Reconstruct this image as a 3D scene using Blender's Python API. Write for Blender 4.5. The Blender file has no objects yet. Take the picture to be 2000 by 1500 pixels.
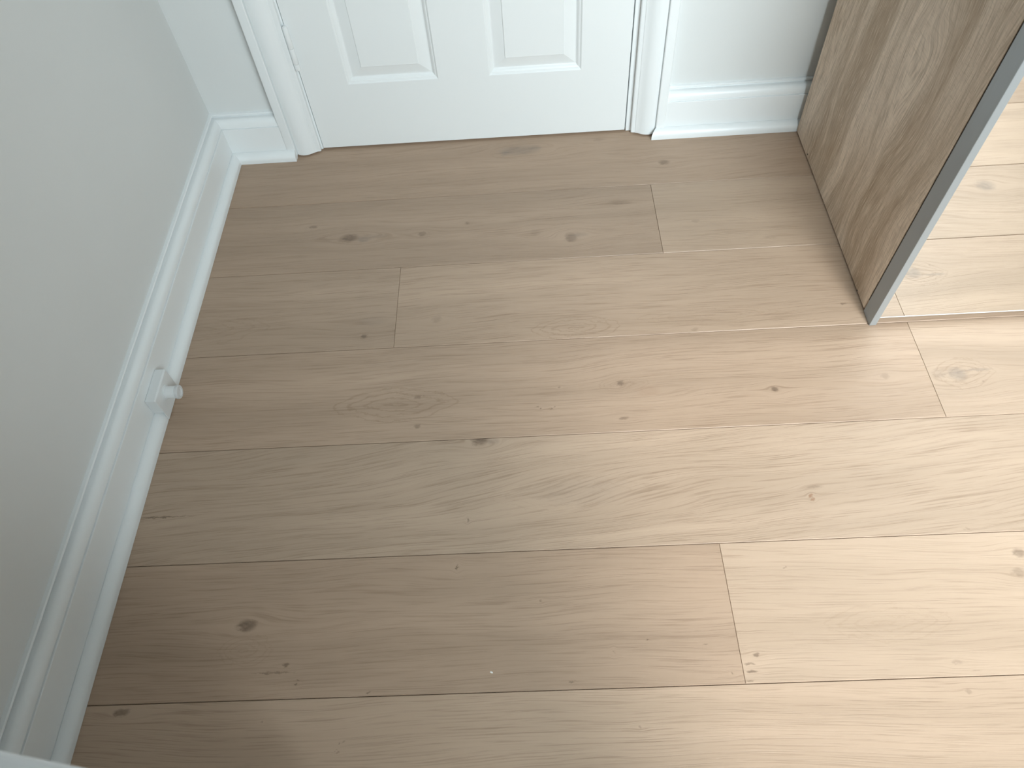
import bpy, bmesh, math, random
from mathutils import Matrix, Vector

# ------------------------------------------------------------------ camera, light, exposure
scene = bpy.context.scene
COL = scene.collection
scene.view_settings.view_transform = 'Standard'
scene.view_settings.look = 'None'
scene.view_settings.gamma = 1.0
scene.view_settings.use_curve_mapping = False
scene.view_settings.exposure = -0.70

cam = bpy.data.cameras.new('camera')
cam.sensor_fit = 'HORIZONTAL'
cam.sensor_width = 36.0
cam.lens = 36.0 * 1450.73 / 2000.0
cam.clip_start = 0.02
cam.clip_end = 60
cam.dof.use_dof = True
cam.dof.focus_distance = 1.5
cam.dof.aperture_fstop = 9.0
cam_o = bpy.data.objects.new('camera', cam)
COL.objects.link(cam_o)
_r = Vector((0.99815, -0.01935, -0.05758)); _u = Vector((0.0486, 0.8231, 0.56582)); _f = Vector((-0.03645, 0.56757, -0.82252))
m = Matrix.Identity(4)
for i in range(3):
    m[i][0] = _r[i]; m[i][1] = _u[i]; m[i][2] = -_f[i]
m.translation = Vector((0.7561, -1.5533, 1.172))
cam_o.matrix_world = m
scene.camera = cam_o

world = bpy.data.worlds.new('world')
scene.world = world
world.use_nodes = True
bg = world.node_tree.nodes['Background']
bg.inputs['Color'].default_value = (0.80, 0.90, 1.0, 1)
bg.inputs['Strength'].default_value = 0.6

# daylight entering through the wide window behind the camera: hazy sun and bright sky
WX0, WX1, WZ0, WZ1, WY = 1.20, 2.42, 0.85, 2.34, -2.62
al = bpy.data.lights.new('window_daylight', 'AREA')
al.shape = 'RECTANGLE'
al.size = WX1 - WX0
al.size_y = WZ1 - WZ0
al.energy = 52.0
al.color = (0.83, 0.95, 1.0)
al.spread = math.radians(96)
al_o = bpy.data.objects.new('window_daylight', al)
COL.objects.link(al_o)
al_o.location = ((WX0 + WX1) / 2, WY + 0.02, (WZ0 + WZ1) / 2)
al_o.rotation_euler = Vector((-0.08, 1.0, -0.50)).to_track_quat('-Z', 'Y').to_euler()
sun = bpy.data.lights.new('hazy_sun', 'SUN')
sun.energy = 4.9
sun.angle = math.radians(9)
sun.color = (1.0, 0.985, 0.95)
sun_o = bpy.data.objects.new('hazy_sun', sun)
COL.objects.link(sun_o)
sun_o.location = (3.0, -6.0, 6.0)
sun_o.rotation_euler = Vector((-0.24, 1.0, -1.08)).to_track_quat('-Z', 'Y').to_euler()

# ------------------------------------------------------------------ helpers
def link(name, me, mat=None, parent=None):
    o = bpy.data.objects.new(name, me)
    COL.objects.link(o)
    if mat is not None:
        me.materials.clear(); me.materials.append(mat)
    if parent is not None:
        o.parent = parent
    return o

def empty(name, loc=(0, 0, 0), rz=0.0, parent=None):
    o = bpy.data.objects.new(name, None)
    COL.objects.link(o)
    o.location = loc; o.rotation_euler = (0, 0, rz)
    o.empty_display_size = 0.05
    if parent is not None:
        o.parent = parent
    return o

def tag(o, label=None, cat=None, group=None, kind=None):
    if label: o['label'] = label
    if cat: o['category'] = cat
    if group: o['group'] = group
    if kind: o['kind'] = kind
    return o

class MB:
    def __init__(s): s.v = []; s.f = []
    def box(s, x0, x1, y0, y1, z0, z1):
        b = len(s.v)
        s.v += [(x0, y0, z0), (x1, y0, z0), (x1, y1, z0), (x0, y1, z0), (x0, y0, z1), (x1, y0, z1), (x1, y1, z1), (x0, y1, z1)]
        s.f += [tuple(b + i for i in q) for q in ((0, 3, 2, 1), (4, 5, 6, 7), (0, 1, 5, 4), (1, 2, 6, 5), (2, 3, 7, 6), (3, 0, 4, 7))]
        return s
    def loops(s, la, close_a=True, close_b=True):
        """la: list of vertex loops (closed) joined one after another"""
        b = len(s.v); n = len(la[0])
        for l in la: s.v += list(l)
        for k in range(len(la) - 1):
            for i in range(n):
                j = (i + 1) % n
                s.f.append((b + k * n + i, b + k * n + j, b + (k + 1) * n + j, b + (k + 1) * n + i))
        if close_a: s.f.append(tuple(b + i for i in reversed(range(n))))
        if close_b: s.f.append(tuple(b + (len(la) - 1) * n + i for i in range(n)))
        return s
    def build(s, name, mat=None, parent=None, bevel=0.0, seg=2, smooth=False, fn=None):
        me = bpy.data.meshes.new(name)
        v = [fn(p) for p in s.v] if fn else s.v
        me.from_pydata(v, [], s.f)
        bm = bmesh.new(); bm.from_mesh(me)
        bmesh.ops.remove_doubles(bm, verts=bm.verts, dist=1e-6)
        bmesh.ops.recalc_face_normals(bm, faces=bm.faces)
        if bevel > 0:
            ed = [e for e in bm.edges if len(e.link_faces) == 2 and e.calc_face_angle(0) > 0.5]
            bmesh.ops.bevel(bm, geom=ed, offset=bevel, segments=seg, affect='EDGES', profile=0.5, clamp_overlap=True)
        bm.to_mesh(me); bm.free()
        if smooth:
            for p in me.polygons: p.use_smooth = True
            try: me.set_sharp_from_angle(angle=math.radians(27))
            except Exception: pass
        me.update()
        return link(name, me, mat, parent)

def cyl(mb, c0, axis, prof, n=24, cap0=True, cap1=True):
    """lathe: prof = [(along, radius)...] around axis starting at c0"""
    a = Vector(axis).normalized()
    t = Vector((0, 0, 1)) if abs(a.z) < 0.9 else Vector((1, 0, 0))
    u = a.cross(t).normalized(); w = a.cross(u)
    L = []
    for d, r in prof:
        L.append([tuple(Vector(c0) + a * d + (u * math.cos(2 * math.pi * i / n) + w * math.sin(2 * math.pi * i / n)) * r) for i in range(n)])
    mb.loops(L, cap0, cap1)
    return mb

# ------------------------------------------------------------------ materials
class NT:
    def __init__(s, name):
        s.mat = bpy.data.materials.new(name); s.mat.use_nodes = True
        s.t = s.mat.node_tree; s.t.nodes.clear()
        s.out = s.t.nodes.new('ShaderNodeOutputMaterial')
        s.b = s.t.nodes.new('ShaderNodeBsdfPrincipled')
        s.t.links.new(s.b.outputs[0], s.out.inputs[0])
    def n(s, typ, **kw):
        q = s.t.nodes.new(typ)
        for k, v in kw.items(): setattr(q, k, v)
        return q
    def l(s, a, b): s.t.links.new(a, b)
    def math(s, op, a, b=None, c=None, clamp=False):
        q = s.n('ShaderNodeMath', operation=op); q.use_clamp = clamp
        for i, v in enumerate((a, b, c)):
            if v is None: continue
            if isinstance(v, (int, float)): q.inputs[i].default_value = v
            else: s.l(v, q.inputs[i])
        return q.outputs[0]
    def vec(s, x, y, z):
        q = s.n('ShaderNodeCombineXYZ')
        for i, v in enumerate((x, y, z)):
            if isinstance(v, (int, float)): q.inputs[i].default_value = v
            else: s.l(v, q.inputs[i])
        return q.outputs[0]
    def noise(s, vec, scale=1.0, detail=2.0, rough=0.5, dist=0.0):
        q = s.n('ShaderNodeTexNoise')
        q.inputs['Scale'].default_value = scale; q.inputs['Detail'].default_value = detail
        q.inputs['Roughness'].default_value = rough; q.inputs['Distortion'].default_value = dist
        s.l(vec, q.inputs['Vector'])
        return q.outputs['Fac']
    def mapr(s, v, a, b, c, d, smooth=False):
        q = s.n('ShaderNodeMapRange'); q.clamp = True
        if smooth: q.interpolation_type = 'SMOOTHSTEP'
        s.l(v, q.inputs[0])
        for i, k in enumerate((a, b, c, d)): q.inputs[i + 1].default_value = k
        return q.outputs[0]
    def mix(s, fac, a, b, mode='MIX'):
        q = s.n('ShaderNodeMix'); q.data_type = 'RGBA'; q.blend_type = mode
        if isinstance(fac, (int, float)): q.inputs[0].default_value = fac
        else: s.l(fac, q.inputs[0])
        for i, v in ((6, a), (7, b)):
            if isinstance(v, tuple): q.inputs[i].default_value = (*v[:3], 1)
            else: s.l(v, q.inputs[i])
        return q.outputs[2]

def paint(name, col, rough=0.5, spec=0.4, bump=0.0, scale=180.0, var=0.02):
    t = NT(name)
    tc = t.n('ShaderNodeTexCoord')
    f = t.noise(tc.outputs['Object'], 6.0, 3.0)
    lo = tuple(c * (1 - var) for c in col); hi = tuple(min(1, c * (1 + var)) for c in col)
    t.l(t.mix(f, lo, hi), t.b.inputs['Base Color'])
    t.b.inputs['Roughness'].default_value = rough
    t.b.inputs['Specular IOR Level'].default_value = spec
    if bump > 0:
        bn = t.n('ShaderNodeBump'); bn.inputs['Strength'].default_value = bump; bn.inputs['Distance'].default_value = 0.001
        t.l(t.noise(tc.outputs['Object'], scale, 3.0), bn.inputs['Height']); t.l(bn.outputs[0], t.b.inputs['Normal'])
    return t.mat

def simple(name, col, rough=0.5, metal=0.0, spec=0.5):
    t = NT(name)
    tc = t.n('ShaderNodeTexCoord')
    f = t.noise(tc.outputs['Object'], 40.0, 2.0)
    t.l(t.mix(f, tuple(c * 0.97 for c in col), col), t.b.inputs['Base Color'])
    t.b.inputs['Roughness'].default_value = rough; t.b.inputs['Metallic'].default_value = metal
    t.b.inputs['Specular IOR Level'].default_value = spec
    return t.mat

# one knot: pushes the grain aside and returns a dark mask
def knot_group():
    g = bpy.data.node_groups.new('wood_knot', 'ShaderNodeTree')
    I = g.interface
    for nme in ('X', 'Y', 'XS', 'YS', 'CX', 'CY', 'RX', 'RY', 'Warp'):
        I.new_socket(nme, in_out='INPUT', socket_type='NodeSocketFloat')
    for nme in ('Shift', 'Mask'):
        I.new_socket(nme, in_out='OUTPUT', socket_type='NodeSocketFloat')
    gi = g.nodes.new('NodeGroupInput'); go = g.nodes.new('NodeGroupOutput')
    def mt(op, a, b=None):
        q = g.nodes.new('ShaderNodeMath'); q.operation = op
        for i, v in enumerate((a, b)):
            if v is None: continue
            if isinstance(v, (int, float)): q.inputs[i].default_value = v
            else: g.links.new(v, q.inputs[i])
        return q.outputs[0]
    o = gi.outputs
    dx = mt('DIVIDE', mt('SUBTRACT', o['X'], o['CX']), o['RX'])
    dyr = mt('SUBTRACT', o['Y'], o['CY'])
    dy = mt('DIVIDE', dyr, o['RY'])
    d2 = mt('ADD', mt('MULTIPLY', dx, dx), mt('MULTIPLY', dy, dy))
    sx = mt('DIVIDE', mt('SUBTRACT', o['XS'], o['CX']), o['RX'])
    syr = mt('SUBTRACT', o['YS'], o['CY'])
    sy = mt('DIVIDE', syr, o['RY'])
    far = mt('ADD', mt('MULTIPLY', mt('MULTIPLY', sx, sx), 0.07), mt('MULTIPLY', mt('MULTIPLY', sy, sy), 0.14))
    e = mt('POWER', 2.718, mt('MULTIPLY', far, -1.0))
    sh = mt('MULTIPLY', mt('MULTIPLY', mt('MULTIPLY', syr, e), o['Warp']), -1.0)
    g.links.new(sh, go.inputs['Shift'])
    mr = g.nodes.new('ShaderNodeMapRange'); mr.interpolation_type = 'SMOOTHSTEP'
    g.links.new(mt('SQRT', d2), mr.inputs[0])
    mr.inputs[1].default_value = 1.40; mr.inputs[2].default_value = 0.45; mr.inputs[3].default_value = 0; mr.inputs[4].default_value = 1
    g.links.new(mr.outputs[0], go.inputs['Mask'])
    return g
KG = knot_group()

def oak(name, base, seed, knots=(), eyes=(), shear=0.0, streak=1.0, grey=0.0):
    """knots: (x, y, rx, ry, darkness[, tint])   eyes: (x, y, rx, ry, strength) ring figures"""
    t = NT(name)
    tc = t.n('ShaderNodeTexCoord')
    sp = t.n('ShaderNodeSeparateXYZ'); t.l(tc.outputs['Object'], sp.inputs[0])
    X, Y = sp.outputs[0], sp.outputs[1]
    # ragged knot outline
    rag = t.noise(t.vec(t.math('MULTIPLY', X, 90.0), t.math('MULTIPLY', Y, 150.0), seed), 1.0, 3.0, 0.6)
    ragx = t.math('MULTIPLY_ADD', t.math('SUBTRACT', rag, 0.5), 0.020, X)
    ragy = t.math('MULTIPLY_ADD', t.math('SUBTRACT', rag, 0.5), 0.010, Y)
    # slow wander of the grain
    w = t.noise(t.vec(t.math('MULTIPLY', X, 1.6), t.math('MULTIPLY', Y, 5.0), seed * 1.7), 1.0, 2.0, 0.5)
    Yg = t.math('MULTIPLY_ADD', t.math('SUBTRACT', w, 0.5), 0.07, Y)
    if shear: Yg = t.math('MULTIPLY_ADD', X, shear, Yg)
    masks = []
    for k in knots:
        g = t.n('ShaderNodeGroup'); g.node_tree = KG
        t.l(ragx, g.inputs['X']); t.l(ragy, g.inputs['Y']); t.l(X, g.inputs['XS']); t.l(Y, g.inputs['YS'])
        for nm, v in zip(('CX', 'CY', 'RX', 'RY'), k[:4]): g.inputs[nm].default_value = v
        g.inputs['Warp'].default_value = 0.9 if k[4] > 0.3 else 0.6
        Yg = t.math('ADD', Yg, g.outputs['Shift'])
        masks.append((g.outputs['Mask'], k[4], k[5] if len(k) > 5 else None))
    # broad tone bands, mid streaks, fine pores
    n1 = t.noise(t.vec(t.math('MULTIPLY', X, 0.9), t.math('MULTIPLY', Yg, 16.0), seed), 1.0, 3.0, 0.55, 0.3)
    n2 = t.noise(t.vec(t.math('MULTIPLY', X, 3.5), t.math('MULTIPLY', Yg, 120.0), seed + 3.1), 1.0, 3.0, 0.6, 0.2)
    n3 = t.noise(t.vec(t.math('MULTIPLY', X, 11.0), t.math('MULTIPLY', Yg, 470.0), seed + 7.7), 1.0, 2.0, 0.55, 0.15)
    n4 = t.noise(t.vec(t.math('MULTIPLY', X, 2.2), t.math('MULTIPLY', Y, 6.0), seed + 11.0), 1.0, 2.0, 0.5)
    dark = (base[0] * 0.70, base[1] * 0.655, base[2] * 0.60)
    light = (min(1, base[0] * 1.10), min(1, base[1] * 1.11), min(1, base[2] * 1.13))
    c = t.mix(t.mapr(n1, 0.30, 0.70, 0, 1), light, tuple(b * 0.90 for b in base))
    c = t.mix(t.mapr(n4, 0.40, 0.72, 0, 0.38), c, (base[0] * 0.86, base[1] * 0.87, base[2] * 0.88))
    c = t.mix(t.mapr(n2, 0.46, 0.82, 0, 0.25 * streak), c, dark)
    pores = t.math('MULTIPLY', t.mapr(n3, 0.50, 0.70, 0, 1), t.mapr(n2, 0.30, 0.62, 0.45, 1.0))
    c = t.mix(t.math('MULTIPLY', pores, 0.46 * streak), c, (base[0] * 0.46, base[1] * 0.40, base[2] * 0.34))
    for e in eyes:
        ex, ey, erx, ery, es = e
        dx = t.math('DIVIDE', t.math('SUBTRACT', ragx, ex), erx)
        dy = t.math('DIVIDE', t.math('SUBTRACT', ragy, ey), ery)
        d = t.math('SQRT', t.math('ADD', t.math('MULTIPLY', dx, dx), t.math('MULTIPLY', dy, dy)))
        wob = t.noise(t.vec(t.math('MULTIPLY', X, 18.0), t.math('MULTIPLY', Y, 40.0), seed + 5), 1.0, 2.0)
        lens = t.math('ADD', t.math('MULTIPLY', dx, dx), t.math('ABSOLUTE', dy))
        d = t.math('ADD', t.math('MULTIPLY', d, 0.45), t.math('MULTIPLY', lens, 0.55))
        d = t.math('MULTIPLY_ADD', t.math('SUBTRACT', wob, 0.5), 0.45, d)
        ring = t.math('SINE', t.math('MULTIPLY', d, 25.0))
        ring = t.math('MULTIPLY', t.mapr(ring, 0.55, 1.0, 0, 1), t.mapr(n3, 0.30, 0.60, 0.45, 1.0))
        env = t.mapr(d, 1.05, 0.75, 0, 1, True)
        c = t.mix(t.math('MULTIPLY', t.math('MULTIPLY', ring, env), min(0.9, es * 1.35)), c, (base[0] * 0.62, base[1] * 0.57, base[2] * 0.51))
    for mk, dk, tint in masks:
        kc = tint or (base[0] * 0.30, base[1] * 0.27, base[2] * 0.25)
        q = t.math('MULTIPLY', mk, t.math('MULTIPLY', t.mapr(rag, 0.25, 0.60, 0.62, 1.0), t.mapr(n3, 0.30, 0.62, 0.72, 1.0)))
        c = t.mix(t.math('MULTIPLY', q, min(0.95, dk * 1.3)), c, kc)
    t.l(c, t.b.inputs['Base Color'])
    t.l(t.mapr(n2, 0.3, 0.8, 0.40, 0.50), t.b.inputs['Roughness'])
    t.b.inputs['Specular IOR Level'].default_value = 0.5
    bn = t.n('ShaderNodeBump'); bn.inputs['Strength'].default_value = 0.35; bn.inputs['Distance'].default_value = 0.0006
    t.l(t.math('SUBTRACT', t.math('MULTIPLY', n2, 0.6), pores), bn.inputs['Height'])
    t.l(bn.outputs[0], t.b.inputs['Normal'])
    return t.mat

def wardrobe_wood(name):
    t = NT(name)
    tc = t.n('ShaderNodeTexCoord')
    sp = t.n('ShaderNodeSeparateXYZ'); t.l(tc.outputs['Object'], sp.inputs[0])
    X, Y, Z = sp.outputs
    U = t.math('ADD', Y, t.math('MULTIPLY', X, 0.8))
    w = t.noise(t.vec(t.math('MULTIPLY', U, 5.0), t.math('MULTIPLY', Z, 1.9), 2.0), 1.0, 2.0)
    U = t.math('MULTIPLY_ADD', t.math('SUBTRACT', w, 0.5), 0.14, U)
    n1 = t.noise(t.vec(t.math('MULTIPLY', U, 15.0), t.math('MULTIPLY', Z, 1.1), 4.0), 1.0, 4.0, 0.55, 0.4)
    n2 = t.noise(t.vec(t.math('MULTIPLY', U, 130.0), t.math('MULTIPLY', Z, 5.0), 9.0), 1.0, 3.0, 0.6, 0.3)
    n3 = t.noise(t.vec(t.math('MULTIPLY', U, 520.0), t.math('MULTIPLY', Z, 26.0), 1.0), 1.0, 2.0)
    n5 = t.noise(t.vec(t.math('MULTIPLY', U, 60.0), t.math('MULTIPLY', Z, 330.0), 6.0), 1.0, 1.0)
    c = t.mix(t.mapr(n1, 0.36, 0.62, 0, 1), (0.76, 0.61, 0.475), (0.45, 0.328, 0.224))
    c = t.mix(t.mapr(n2, 0.46, 0.72, 0, 0.60), c, (0.37, 0.275, 0.190))
    c = t.mix(t.mapr(n3, 0.50, 0.72, 0, 0.55), c, (0.29, 0.205, 0.135))
    c = t.mix(t.mapr(n3, 0.46, 0.30, 0, 0.45), c, (0.84, 0.71, 0.56))
    c = t.mix(t.mapr(n5, 0.52, 0.72, 0, 0.32), c, (0.40, 0.295, 0.20))
    t.l(c, t.b.inputs['Base Color'])
    t.b.inputs['Roughness'].default_value = 0.55
    t.b.inputs['Specular IOR Level'].default_value = 0.35
    bn = t.n('ShaderNodeBump'); bn.inputs['Strength'].default_value = 0.3; bn.inputs['Distance'].default_value = 0.0006
    t.l(n3, bn.inputs['Height']); t.l(bn.outputs[0], t.b.inputs['Normal'])
    return t.mat

M_WALL = paint('wall_paint', (0.74, 0.755, 0.745), 0.65, 0.3, 0.10, 220.0)
M_CEIL = paint('ceiling_paint', (0.82, 0.82, 0.81), 0.8, 0.2)
M_TRIM = paint('trim_gloss_white', (0.86, 0.885, 0.885), 0.33, 0.45, 0.05, 90.0, 0.008)
M_DOOR = paint('door_satin_white', (0.85, 0.87, 0.865), 0.36, 0.42, 0.06, 70.0, 0.008)
M_STOP = paint('stop_white', (0.80, 0.82, 0.82), 0.35, 0.45, 0.0, 50.0, 0.01)
M_RUB = simple('rubber_white', (0.70, 0.71, 0.71), 0.5)
M_DARK = simple('dark_gap', (0.035, 0.028, 0.022), 0.9)
M_SUB = simple('subfloor_board', (0.16, 0.10, 0.06), 0.9)
M_ALU = simple('satin_aluminium', (0.36, 0.378, 0.385), 0.45, 0.3)
M_MIRROR = simple('mirror_glass', (0.93, 0.94, 0.93), 0.015, 1.0)
M_MEDGE = simple('mirror_edge', (0.78, 0.80, 0.79), 0.25, 0.0)
M_WOOD = wardrobe_wood('wardrobe_oak_laminate')
M_BACK = simple('hardboard_back', (0.32, 0.25, 0.18), 0.7)
M_CAB = paint('white_lacquer', (0.90, 0.92, 0.93), 0.4, 0.4, 0.0, 50.0, 0.01)
M_CHROME = simple('brushed_nickel', (0.62, 0.61, 0.58), 0.3, 1.0)
M_CRUMB = simple('chalk_white', (0.90, 0.88, 0.84), 0.8)

# ------------------------------------------------------------------ room shell
RX, RY0, RH = 3.05, -2.62, 2.60
floor = MB().box(-0.12, RX + 0.12, RY0 - 0.12, 0.14, -0.05, -0.0142).build('floor', M_SUB)
tag(floor, 'floor of wide pale oak planks', kind='structure')

ROWS = [0.10, -0.202, -0.422, -0.642, -0.862, -1.082, -1.302, -1.522, -1.742, -1.962, -2.182, -2.402, -2.62]
B0 = (0.470, 0.338, 0.241)
def tone(k, r=0.0): return (B0[0] * k * (1 + r), B0[1] * k, B0[2] * k * (1 - r * 0.6))
GREY = (0.20, 0.165, 0.14)
RED = (0.26, 0.13, 0.07)
planks = [
 # row, x0, x1, material
 (0, -0.02, 1.92, oak('oak_01', tone(0.93, .02), 1.0, knots=[(0.736, -0.052, 0.046, 0.016, 0.34, GREY), (0.70, -0.060, 0.012, 0.010, 0.3, GREY), (0.775, -0.045, 0.014, 0.009, 0.28, GREY), (1.077, -0.128, 0.012, 0.008, 0.55), (0.93, -0.03, 0.012, 0.005, 0.2)], shear=-0.02, streak=0.8)),
 (0, 1.92, 3.05, oak('oak_02', tone(1.0), 2.0)),
 (1, -0.02, 1.036, oak('oak_03', tone(0.90, .01), 3.0, knots=[(0.257, -0.2814, 0.009, 0.0045, 0.55), (0.344, -0.3229, 0.020, 0.012, 0.62), (0.378, -0.330, 0.014, 0.008, 0.35, GREY), (0.40, -0.322, 0.03, 0.007, 0.16, GREY), (0.510, -0.323, 0.008, 0.007, 0.42), (0.6105, -0.2966, 0.006, 0.004, 0.4), (0.8416, -0.3603, 0.013, 0.013, 0.50), (0.862, -0.353, 0.018, 0.006, 0.25, GREY), (0.959, -0.2563, 0.024, 0.007, 0.22), (0.763, -0.3398, 0.010, 0.010, 0.16), (0.20, -0.322, 0.09, 0.004, 0.12)], streak=0.8)),
 (1, 1.036, 3.05, oak('oak_04', tone(1.03, -.01), 4.0, knots=[(1.12, -0.33, 0.008, 0.005, 0.18), (1.27, -0.392, 0.014, 0.004, 0.2)], streak=0.75)),
 (2, -0.02, 0.468, oak('oak_05', tone(0.93), 5.0, knots=[(0.4048, -0.609, 0.0065, 0.0055, 0.6), (0.42, -0.57, 0.03, 0.012, 0.14, GREY)], eyes=[(0.06, -0.57, 0.16, 0.045, 0.22)], streak=0.9)),
 (2, 0.468, 2.40, oak('oak_06', tone(1.02), 6.0, knots=[(0.5524, -0.5744, 0.009, 0.008, 0.22), (1.3726, -0.5882, 0.005, 0.003, 0.5), (1.07, -0.635, 0.006, 0.004, 0.25)], eyes=[(0.8356, -0.6147, 0.105, 0.036, 0.42), (1.10, -0.60, 0.16, 0.028, 0.20)])),
 (2, 2.40, 3.05, oak('oak_07', tone(1.0), 7.0)),
 (3, -0.02, 1.481, oak('oak_08', tone(0.96, .01), 8.0, knots=[(0.9095, -0.7555, 0.0068, 0.0062, 0.66), (1.1937, -0.785, 0.0068, 0.006, 0.64), (0.5233, -0.766, 0.007, 0.004, 0.4), (0.5258, -0.8301, 0.0065, 0.004, 0.5), (0.7511, -0.7998, 0.0022, 0.0016, 0.6), (0.757, -0.803, 0.0016, 0.0013, 0.6), (0.776, -0.805, 0.0016, 0.0016, 0.6), (0.783, -0.801, 0.0013, 0.0013, 0.5), (0.9082, -0.8333, 0.008, 0.0035, 0.42), (1.4005, -0.7682, 0.008, 0.006, 0.25), (0.795, -0.757, 0.002, 0.002, 0.4), (0.96, -0.775, 0.022, 0.012, 0.14, RED)], eyes=[(0.4789, -0.7786, 0.135, 0.044, 0.42), (0.915, -0.757, 0.055, 0.020, 0.28)])),
 (3, 1.481, 3.05, oak('oak_09', tone(0.99, -.01), 9.0, knots=[(1.5328, -0.7703, 0.016, 0.014, 0.42, GREY), (1.575, -0.763, 0.024, 0.003, 0.35, GREY), (1.50, -0.768, 0.016, 0.010, 0.16, GREY), (1.572, -0.79, 0.003, 0.002, 0.3)], eyes=[(1.545, -0.768, 0.062, 0.042, 0.30)], streak=0.7)),
 (4, -0.02, 2.12, oak('oak_10', tone(1.03, -.02), 10.0, knots=[(0.6427, -0.8665, 0.014, 0.0105, 0.82), (0.667, -0.868, 0.012, 0.007, 0.22, GREY), (0.0859, -0.9925, 0.044, 0.0013, 0.75), (1.2069, -1.004, 0.0026, 0.0032, 0.6, RED), (1.2085, -1.011, 0.0024, 0.0032, 0.6, RED), (1.218, -0.988, 0.012, 0.003, 0.25), (0.6233, -1.0227, 0.0014, 0.004, 0.65), (1.7702, -1.016, 0.019, 0.016, 0.42, GREY), (0.8153, -0.9777, 0.085, 0.026, 0.12, GREY), (1.44, -1.075, 0.003, 0.003, 0.3)], eyes=[(0.80, -0.98, 0.16, 0.04, 0.12)], shear=-0.09, streak=1.1)),
 (4, 2.12, 3.05, oak('oak_11', tone(1.0), 11.0)),
 (5, -0.02, 1.039, oak('oak_12', tone(0.95, .015), 12.0, knots=[(0.2703, -1.1888, 0.0145, 0.009, 0.74), (0.3426, -1.2527, 0.0052, 0.003, 0.7), (0.3264, -1.2628, 0.034, 0.0010, 0.55), (0.365, -1.2755, 0.0022, 0.0016, 0.6), (0.364, -1.281, 0.002, 0.0014, 0.6), (0.4769, -1.2965, 0.0024, 0.0012, 0.6), (0.7842, -1.2904, 0.0042, 0.0013, 0.6), (0.6067, -1.1056, 0.0018, 0.0044, 0.7), (0.74, -1.1678, 0.0026, 0.0024, 0.45), (1.022, -1.2865, 0.0026, 0.002, 0.5), (0.905, -1.232, 0.002, 0.001, 0.5), (0.99, -1.243, 0.003, 0.0013, 0.5), (0.85, -1.25, 0.0012, 0.003, 0.35)], eyes=[(0.275, -1.228, 0.05, 0.03, 0.22)], streak=0.9)),
 (5, 1.039, 3.05, oak('oak_13', tone(1.14, -.02), 13.0, knots=[(1.5058, -1.1189, 0.010, 0.0075, 0.5), (1.4933, -1.1504, 0.010, 0.007, 0.36), (1.0633, -1.2613, 0.0045, 0.003, 0.55), (1.0505, -1.2742, 0.0085, 0.0022, 0.62), (1.053, -1.2845, 0.0075, 0.0022, 0.66), (1.047, -1.298, 0.005, 0.0016, 0.45), (1.3525, -1.2815, 0.007, 0.004, 0.26), (1.135, -1.128, 0.0014, 0.0014, 0.5), (1.375, -1.295, 0.006, 0.0013, 0.3)], eyes=[(1.27, -1.22, 0.11, 0.035, 0.16)], streak=0.75)),
 (6, -0.02, 1.75, oak('oak_14', tone(1.13, -.01), 14.0, knots=[(0.1008, -1.3133, 0.012, 0.005, 0.72), (0.4386, -1.366, 0.0016, 0.0014, 0.5), (0.444, -1.364, 0.0014, 0.0014, 0.5), (0.436, -1.374, 0.0014, 0.0014, 0.45), (0.439, -1.377, 0.0014, 0.0012, 0.45), (1.3538, -1.3229, 0.0042, 0.0035, 0.3), (0.8773, -1.356, 0.0028, 0.002, 0.32), (0.32, -1.333, 0.0015, 0.0015, 0.4)], shear=0.01)),
 (6, 1.75, 3.05, oak('oak_15', tone(1.0), 15.0)),
]
extra = [oak('oak_16', tone(0.98), 16.0), oak('oak_17', tone(1.02), 17.0), oak('oak_18', tone(0.95, .02), 18.0)]
random.seed(4)
for r in range(7, 12):
    xj = 0.5 + 1.9 * random.random()
    planks.append((r, -0.02, xj, extra[r % 3])); planks.append((r, xj, 3.05, extra[(r + 1) % 3]))
GAP, BV = 0.0005, 0.0008
for r, x0, x1, mat in planks:
    ya, yb = ROWS[r + 1] + GAP, ROWS[r] - GAP
    xa, xb = x0 + 0.0002, x1 - 0.0002
    lo = [(xa, ya, -0.014), (xb, ya, -0.014), (xb, yb, -0.014), (xa, yb, -0.014)]
    md = [(a, b, -BV) for a, b, _ in lo]
    tp = [(xa + BV * 0.5, ya + BV, 0), (xb - BV * 0.5, ya + BV, 0), (xb - BV * 0.5, yb - BV, 0), (xa + BV * 0.5, yb - BV, 0)]
    MB().loops([lo, md, tp]).build('plank', mat, floor)

wl = MB().box(-0.12, 0.0, RY0 - 0.12, 0.14, -0.0142, RH).build('wall_left', M_WALL)
tag(wl, 'pale grey painted wall along the left', kind='structure')
DX0, DX1, DH = 0.2455, 0.9990, 2.03           # inner faces of the door jamb
JT = 0.020
wb = MB()
wb.box(0.0, DX0 - JT, 0.0, 0.14, -0.0142, RH).box(DX1 + JT, RX, 0.0, 0.14, -0.0142, RH).box(DX0 - JT, DX1 + JT, 0.0, 0.14, DH + JT, RH)
tag(wb.build('wall_back', M_WALL), 'pale grey painted wall around the white door', kind='structure')
tag(MB().box(RX, RX + 0.12, RY0 - 0.12, 0.14, -0.0142, RH).build('wall_right', M_WALL), 'pale grey painted wall beyond the wardrobe', kind='structure')
wf = MB()
wf.box(0.0, WX0 - 0.03, RY0 - 0.12, RY0, -0.0142, RH).box(WX1 + 0.03, RX, RY0 - 0.12, RY0, -0.0142, RH)
wf.box(WX0 - 0.03, WX1 + 0.03, RY0 - 0.12, RY0, -0.0142, WZ0 - 0.03).box(WX0 - 0.03, WX1 + 0.03, RY0 - 0.12, RY0, WZ1 + 0.03, RH)
tag(wf.build('wall_front', M_WALL), 'pale grey painted wall with the window, behind the camera', kind='structure')
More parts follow.
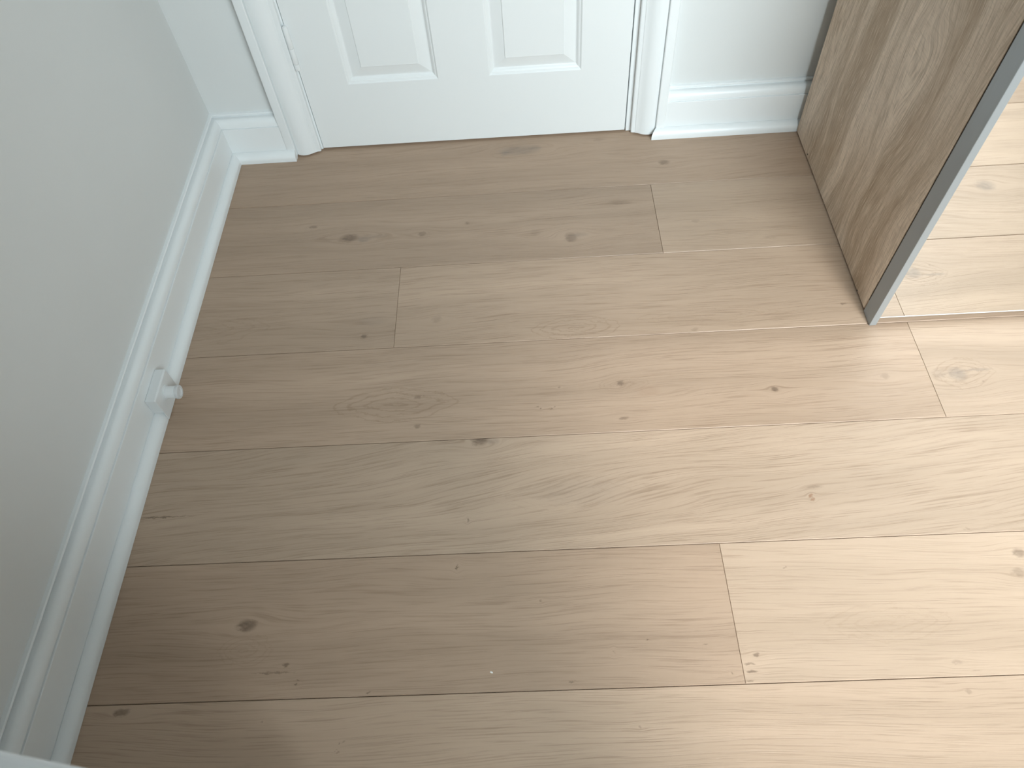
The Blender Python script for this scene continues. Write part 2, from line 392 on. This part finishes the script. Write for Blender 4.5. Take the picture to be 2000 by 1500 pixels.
tag(MB().box(-0.12, RX + 0.12, RY0 - 0.12, 0.14, RH, RH + 0.1).build('ceiling', M_CEIL), 'white painted ceiling', kind='structure')
tag(MB().box(0.0, 0.96, RY0, -2.05, -0.0142, RH).build('wall_shade_block', M_WALL), 'added pale grey wall block behind the camera, shading the left side', kind='structure')  # added unseen block, keeps window light off the left of the room
# window
win = MB()
win.box(WX0 - 0.03, WX0 + 0.02, RY0 - 0.10, RY0 - 0.04, WZ0 - 0.03, WZ1 + 0.03).box(WX1 - 0.02, WX1 + 0.03, RY0 - 0.10, RY0 - 0.04, WZ0 - 0.03, WZ1 + 0.03)
win.box(WX0 + 0.02, WX1 - 0.02, RY0 - 0.10, RY0 - 0.04, WZ0 - 0.03, WZ0 + 0.02).box(WX0 + 0.02, WX1 - 0.02, RY0 - 0.10, RY0 - 0.04, WZ1 - 0.02, WZ1 + 0.03)
wo = tag(win.build('window_1', M_TRIM), 'white framed window behind the camera', kind='structure')
gl = NT('window_glass')
_tr = gl.n('ShaderNodeBsdfTransparent'); _gs = gl.n('ShaderNodeBsdfGlossy'); _gs.inputs['Roughness'].default_value = 0.0
_mx = gl.n('ShaderNodeMixShader'); _mx.inputs[0].default_value = 0.06
gl.l(_tr.outputs[0], _mx.inputs[1]); gl.l(_gs.outputs[0], _mx.inputs[2]); gl.l(_mx.outputs[0], gl.out.inputs[0])
MB().box(WX0 + 0.02, WX1 - 0.02, RY0 - 0.073, RY0 - 0.067, WZ0 + 0.02, WZ1 - 0.02).build('pane', gl.mat, wo)
MB().box(WX0 - 0.08, WX1 + 0.08, RY0 - 0.04, RY0 + 0.012, WZ0 - 0.055, WZ0 - 0.031).build('window_sill', M_TRIM, wo, 0.003)

# ------------------------------------------------------------------ baseboards with shoe moulding
BBP = [(0.0, 0.002), (0.0265, 0.002), (0.0265, 0.0885), (0.0258, 0.0893), (0.0226, 0.0893), (0.0226, 0.0908), (0.0240, 0.0914), (0.0240, 0.0925), (0.0228, 0.097), (0.0215, 0.102), (0.0185, 0.1065), (0.0145, 0.1092), (0.0115, 0.1100), (0.0035, 0.1100), (0.0032, 0.1122), (0.0060, 0.1135), (0.0076, 0.1152), (0.0076, 0.1168), (0.0062, 0.1182), (0.0040, 0.1186), (0.0, 0.1187)]
SHP = [(0.0265, 0.0005), (0.0445, 0.0005), (0.0445, 0.0085), (0.0440, 0.0120), (0.0420, 0.0160), (0.0390, 0.0195), (0.0350, 0.0225), (0.0310, 0.0240), (0.0285, 0.0243), (0.0280, 0.0232), (0.0265, 0.0232)]
def base_y(name, prof, y0, mat, parent=None):          # along the left wall, mitred into the corner
    a = [(d, y0, z) for d, z in prof]; b = [(d, -d, z) for d, z in prof]
    return MB().loops([a, b]).build(name, mat, parent, smooth=True)
def base_x(name, prof, x0, x1, mat, parent=None, mit=False, ret=0.0):
    dm = max(d for d, z in prof)
    a = [((d if mit else x0 + (dm - d) * ret), -d, z) for d, z in prof]; b = [(x1, -d, z) for d, z in prof]
    return MB().loops([a, b]).build(name, mat, parent, smooth=True)
bl = tag(base_y('baseboard_left', BBP, RY0, M_TRIM), 'white moulded baseboard along the left wall', kind='structure')
base_y('shoe_moulding', SHP, RY0, M_TRIM, bl)
b1 = tag(base_x('baseboard_back', BBP, 0, 0.163, M_TRIM, mit=True), 'short white baseboard between corner and door casing', kind='structure')
base_x('shoe_moulding', SHP, 0, 0.1835, M_TRIM, b1, mit=True)
b2 = tag(base_x('baseboard_back', BBP, 1.088, RX, M_TRIM), 'white baseboard between door casing and wardrobe', kind='structure')
base_x('shoe_moulding', SHP, 1.0575, RX, M_TRIM, b2, ret=0.75)

# ------------------------------------------------------------------ door casing and jamb
CP = [(0.163, 0.0), (0.163, -0.0265), (0.1640, -0.0285), (0.1660, -0.0295), (0.1825, -0.0295), (0.1842, -0.0285), (0.1846, -0.0215), (0.1862, -0.0215), (0.1866, -0.0240), (0.1890, -0.0246),
      (0.1930, -0.0262), (0.2000, -0.0275), (0.2070, -0.0272), (0.2140, -0.0255), (0.2200, -0.0225), (0.2250, -0.0195), (0.2300, -0.0178), (0.2320, -0.0172), (0.2325, -0.0160), (0.2400, -0.0150), (0.2418, -0.0135), (0.2418, 0.0)]
def casing(name, pts, z0, z1, label):
    a = [(x, y, z0) for x, y in pts]; b = [(x, y, z1) for x, y in pts]
    return tag(MB().loops([a, b]).build(name, M_TRIM, smooth=True), label, kind='structure')
casing('trim_1', CP, 0.0045, DH + 0.0, 'white moulded casing on the hinge side of the door')
CR = [(1.2525 - x, y) for x, y in CP]
casing('trim_2', CR, 0.0045, DH + 0.0, 'white moulded casing on the latch side of the door')
hp = [(0.2418 - x, y) for x, y in CP]
a = [(0.163, y, DH + 0.0 + d) for d, y in hp]; b = [(1.0895, y, DH + 0.0 + d) for d, y in hp]
tag(MB().loops([a, b]).build('trim_3', M_TRIM, smooth=True), 'white moulded head casing above the door', kind='structure')
jb = MB()
jb.box(DX0 - JT, DX0, -0.0030, 0.138, 0.001, DH + JT).box(DX1, DX1 + JT, -0.0030, 0.138, 0.001, DH + JT).box(DX0, DX1, -0.0030, 0.138, DH, DH + JT)
jb.box(DX0, DX0 + 0.012, 0.036, 0.07, 0.001, DH).box(DX1 - 0.012, DX1, 0.036, 0.07, 0.001, DH).box(DX0, DX1, 0.036, 0.07, DH - 0.012, DH)
tag(jb.build('trim_4', M_TRIM, bevel=0.0008, seg=1), 'white door jamb set in the back wall', kind='structure')

# ------------------------------------------------------------------ panelled door
LX0, LX1, LZ0, LZ1, FY = DX0 + 0.0018, DX1 - 0.0026, 0.0055, DH - 0.004, -0.0040
xs = [LX0, 0.3490, 0.5590, 0.6760, 0.8870, LX1]
zs = [LZ0, 0.1745, 0.800, 0.930, 1.560, 1.670, 1.900, LZ1]
lf = MB()
V = {}
for i, x in enumerate(xs):
    for j, z in enumerate(zs):
        V[i, j] = len(lf.v); lf.v.append((x, FY, z))
cells = [(i, j) for i in (1, 3) for j in (1, 3, 5)]
for i in range(5):
    for j in range(7):
        if (i, j) in cells: continue
        lf.f.append((V[i, j], V[i + 1, j], V[i + 1, j + 1], V[i, j + 1]))
# sides and back of the leaf
TK = 0.034
bk = {}
for i in (0, 5):
    for j in (0, 7):
        bk[i, j] = len(lf.v); lf.v.append((xs[i], FY + TK, zs[j]))
lf.f.append((bk[0, 0], bk[0, 7], bk[5, 7], bk[5, 0]))
lf.f.append(tuple([V[i, 0] for i in range(6)][::-1] + [bk[0, 0], bk[5, 0]]))
lf.f.append(tuple([V[i, 7] for i in range(6)] + [bk[5, 7], bk[0, 7]]))
lf.f.append(tuple([V[0, j] for j in range(8)] + [bk[0, 7], bk[0, 0]]))
lf.f.append(tuple([V[5, j] for j in range(8)][::-1] + [bk[5, 0], bk[5, 7]]))
door = lf.build('door_1', M_DOOR)
tag(door, 'white six panel door standing closed', kind='structure')
for i, j in cells:
    x0, x1, z0, z1 = xs[i], xs[i + 1], zs[j], zs[j + 1]
    L = []
    for ins, dep in ((0, 0), (0.0018, 0.0015), (0.0035, 0.0032), (0.0055, 0.0036), (0.0085, 0.0055), (0.0110, 0.0085), (0.0130, 0.0095), (0.0155, 0.0092), (0.0385, 0.0030), (0.0398, 0.0012), (0.0405, 0.0010)):
        L.append([(x0 + ins, FY + dep, z0 + ins), (x1 - ins, FY + dep, z0 + ins), (x1 - ins, FY + dep, z1 - ins), (x0 + ins, FY + dep, z1 - ins)])
    MB().loops(L, False, True).build('door_panel', M_DOOR, door)
# hinges
for hz in (0.2240, 1.02, 1.76):
    h = MB().box(DX0 + 0.0002, DX0 + 0.0016, -0.010, 0.022, hz, hz + 0.102).build('hinge', M_DOOR, door)
    for k, (a0, a1) in enumerate(((0.0, 0.014), (0.0146, 0.0515), (0.0521, 0.0955))):
        q = MB(); r = 0.0062
        pr = [(a0, r * 0.94), (a0 + 0.0008, r), (a1 - 0.0008, r), (a1, r * 0.94)]
        if k == 2: pr = [(a0, r * 0.94), (a0 + 0.0008, r), (a1 + 0.002, r), (a1 + 0.0055, r * 0.75), (a1 + 0.0065, r * 0.4)]
        cyl(q, (DX0 + 0.0030, -0.0120, hz), (0, 0, 1), pr, 16)
        q.build('knuckle', M_DOOR, h, smooth=True)
kn = MB(); cyl(kn, (0.935, FY, 0.99), (0, -1, 0), [(0, 0.027), (0.006, 0.027), (0.008, 0.012), (0.03, 0.011), (0.04, 0.022), (0.052, 0.027), (0.062, 0.022), (0.066, 0.008)], 24)
kn.build('door_knob', M_CHROME, door, smooth=True)

# ------------------------------------------------------------------ wardrobe with sliding mirror door
WX, WB, WF, WD = 1.406, -0.0465, -0.606, -0.648
WW, WH = 1.50, 2.12
def fit_shear(p):                                           # wardrobe sheared sideways to line up in the camera view, most at the front
    t = min(1.0, max(0.0, (-p[1] + WB) / 0.6))
    return (p[0] + p[2] * (0.006 + 0.024 * t), p[1], p[2])
def fit_shear_local(p): q = fit_shear(p); return (q[0] - WX, q[1] - WB, q[2])
wr = empty('wardrobe', (WX, WB, 0))
tag(wr, 'oak effect wardrobe with a sliding mirror door beside the white door', 'wardrobe')
side = MB().box(WX, WX + 0.018, WF, WB, 0.0045, WH).build('side_panel', M_WOOD, wr, 0.0006, 1, fn=fit_shear_local)
MB().box(WX + WW - 0.018, WX + WW, WF, WB, 0.0012, WH).build('side_panel', M_WOOD, wr, fn=fit_shear_local)
MB().box(WX + 0.018, WX + WW - 0.018, WF, WB, WH - 0.03, WH).build('top_panel', M_WOOD, wr, fn=fit_shear_local)
MB().box(WX + 0.018, WX + WW - 0.018, WB - 0.006, WB, 0.02, WH - 0.03).build('back_panel', M_BACK, wr, fn=fit_shear_local)
MB().box(WX + 0.018, WX + WW - 0.018, WF + 0.03, WB - 0.006, 0.05, 0.068).build('bottom_shelf', M_WOOD, wr, fn=fit_shear_local)
MB().box(WX + 0.018, WX + WW - 0.018, WF + 0.04, WF + 0.056, 0.0012, 0.05).build('plinth', M_BACK, wr, fn=fit_shear_local)
for (sy, sz) in ((-0.5603, 0.0052), (-0.1444, 0.0120)):
    q = MB(); cyl(q, (WX + 0.0002, sy, sz), (-1, 0, 0), [(0, 0.0021), (0.0004, 0.0020)], 10)
    q.build('screw_hole', M_DARK, wr, fn=fit_shear_local)
def sliding(x0, x1, yf, nm, gap):
    dx = 0.0135
    d = MB().box(x0 + 0.004, x1 - 0.004, yf + 0.009, yf + 0.026, 0.022, WH - 0.045).build(nm, M_BACK, wr, fn=fit_shear_local)
    MB().box(x0 + dx, x1 - dx, yf + 0.0046, yf + 0.0085, 0.0195, WH - 0.05).build('mirror', M_MIRROR, d, fn=fit_shear_local)
    MB().box(x0 + dx, x1 - dx, yf + 0.0040, yf + 0.0088, 0.0184, 0.0195).build('mirror_edge', M_MEDGE, d, fn=fit_shear_local)
    for a, s in ((x0, 1), (x1, -1)):
        pr = [(0, yf + 0.0375), (0, yf + 0.0006), (0.0006, yf), (dx - 0.001, yf), (dx, yf + 0.001), (dx, yf + 0.0088), (0.0040, yf + 0.0088), (0.0040, yf + 0.0375)]
        lo = [(a + s * px, py, 0.0015) for px, py in pr]; hi = [(a + s * px, py, WH - 0.04) for px, py in pr]
        MB().loops([lo, hi]).build('stile', M_ALU, d, fn=fit_shear_local)
    if gap:
        MB().box(x0 + 0.0015, x0 + 0.0035, yf + 0.0375, WF - 0.0002, 0.03, WH - 0.05).build('dark_strip', M_DARK, d, fn=fit_shear_local)  # thin dark strip filling the slit between stile and side panel
    return d
sliding(WX, WX + 0.76, WD, 'sliding_door', True)
sliding(WX + 0.735, WX + WW - 0.02, WD + 0.045 + 0.002, 'sliding_door', False)
MB().box(WX + 0.018, WX + WW - 0.018, WF - 0.012, WF + 0.02, WH - 0.03, WH).build('top_track', M_ALU, wr, fn=fit_shear_local)

# ------------------------------------------------------------------ door stop on the left baseboard
ds = empty('door_stop', (0.0265, -0.752, 0.002))
tag(ds, 'white round door stop on a block fixed to the left baseboard', 'door stop')
blk = MB()
y0, y1, h = -0.789, -0.715, 0.064
A = [(0.0268, 0.0250), (0.0450, 0.0250), (0.0450, 0.0020), (0.0468, 0.0020), (0.0468, h - 0.0025), (0.0445, h), (0.0268, h)]
blk.loops([[(d - 0.0265, y0 + 0.752, z - 0.002) for d, z in A], [(d - 0.0265, y1 + 0.752, z - 0.002) for d, z in A]])
blk.build('mounting_block', M_STOP, ds, 0.0008, 2)
rod = MB()
cyl(rod, (0.0468 - 0.0265, 0, 0.0385 - 0.002), (1, 0, 0), [(0.0, 0.0150), (0.0015, 0.0150), (0.002, 0.0125), (0.0040, 0.0122), (0.0200, 0.0122), (0.0210, 0.0118)], 28)
ro = rod.build('post', M_STOP, ds, smooth=True)
tip = MB()
cyl(tip, (0.0468 - 0.0265 + 0.0210, 0, 0.0385 - 0.002), (1, 0, 0), [(0.0, 0.0128), (0.0008, 0.0134), (0.0050, 0.0134), (0.0062, 0.0125), (0.0064, 0.0085), (0.0045, 0.0065), (0.0040, 0.0030)], 28)
tip.build('rubber_tip', M_RUB, ro, smooth=True)

# ------------------------------------------------------------------ low white cabinet at the camera's left
rz = -math.atan2(0.010, 0.051)
cb = empty('low_cabinet', (0.507, -1.4925, 0.0), rz)
tag(cb, 'white cabinet top edge cutting across the bottom left corner', 'cabinet')
MB().box(-0.400, 0.0, -0.38, 0.0, 0.700, 0.720).build('cabinet_top', M_CAB, cb, 0.004, 3)
MB().box(-0.390, -0.008, -0.365, -0.008, 0.060, 0.700).build('cabinet_body', M_CAB, cb, 0.001, 1)
for sx in (-0.385, -0.035):
    for sy in (-0.36, -0.035):
        MB().box(sx, sx + 0.025, sy, sy + 0.025, 0.0002, 0.060).build('leg', M_CAB, cb)
dr = MB().box(-0.384, -0.014, -0.383, -0.366, 0.066, 0.694).build('cabinet_door', M_CAB, cb, 0.001, 1)
q = MB(); cyl(q, (-0.05, -0.383, 0.40), (0, -1, 0), [(0, 0.006), (0.012, 0.006), (0.016, 0.013), (0.022, 0.012), (0.024, 0.006)], 16); q.build('knob', M_CHROME, dr, smooth=True)

# ------------------------------------------------------------------ a white crumb on the planks
cr = MB()
cr.loops([[(-0.0026, -0.0010, 0.0), (0.0004, -0.0016, 0.0), (0.0028, -0.0004, 0.0), (0.0014, 0.0012, 0.0), (-0.0016, 0.0013, 0.0)],
          [(-0.0018, -0.0006, 0.0010), (0.0003, -0.0009, 0.0014), (0.0018, -0.0003, 0.0009), (0.0009, 0.0007, 0.0012), (-0.0010, 0.0008, 0.0011)]])
c = cr.build('crumb', M_CRUMB)
c.location = (0.6628, -1.2732, 0.0); c.rotation_euler = (0, 0, -0.5)
tag(c, 'tiny white crumb lying on a floor plank', 'crumb')
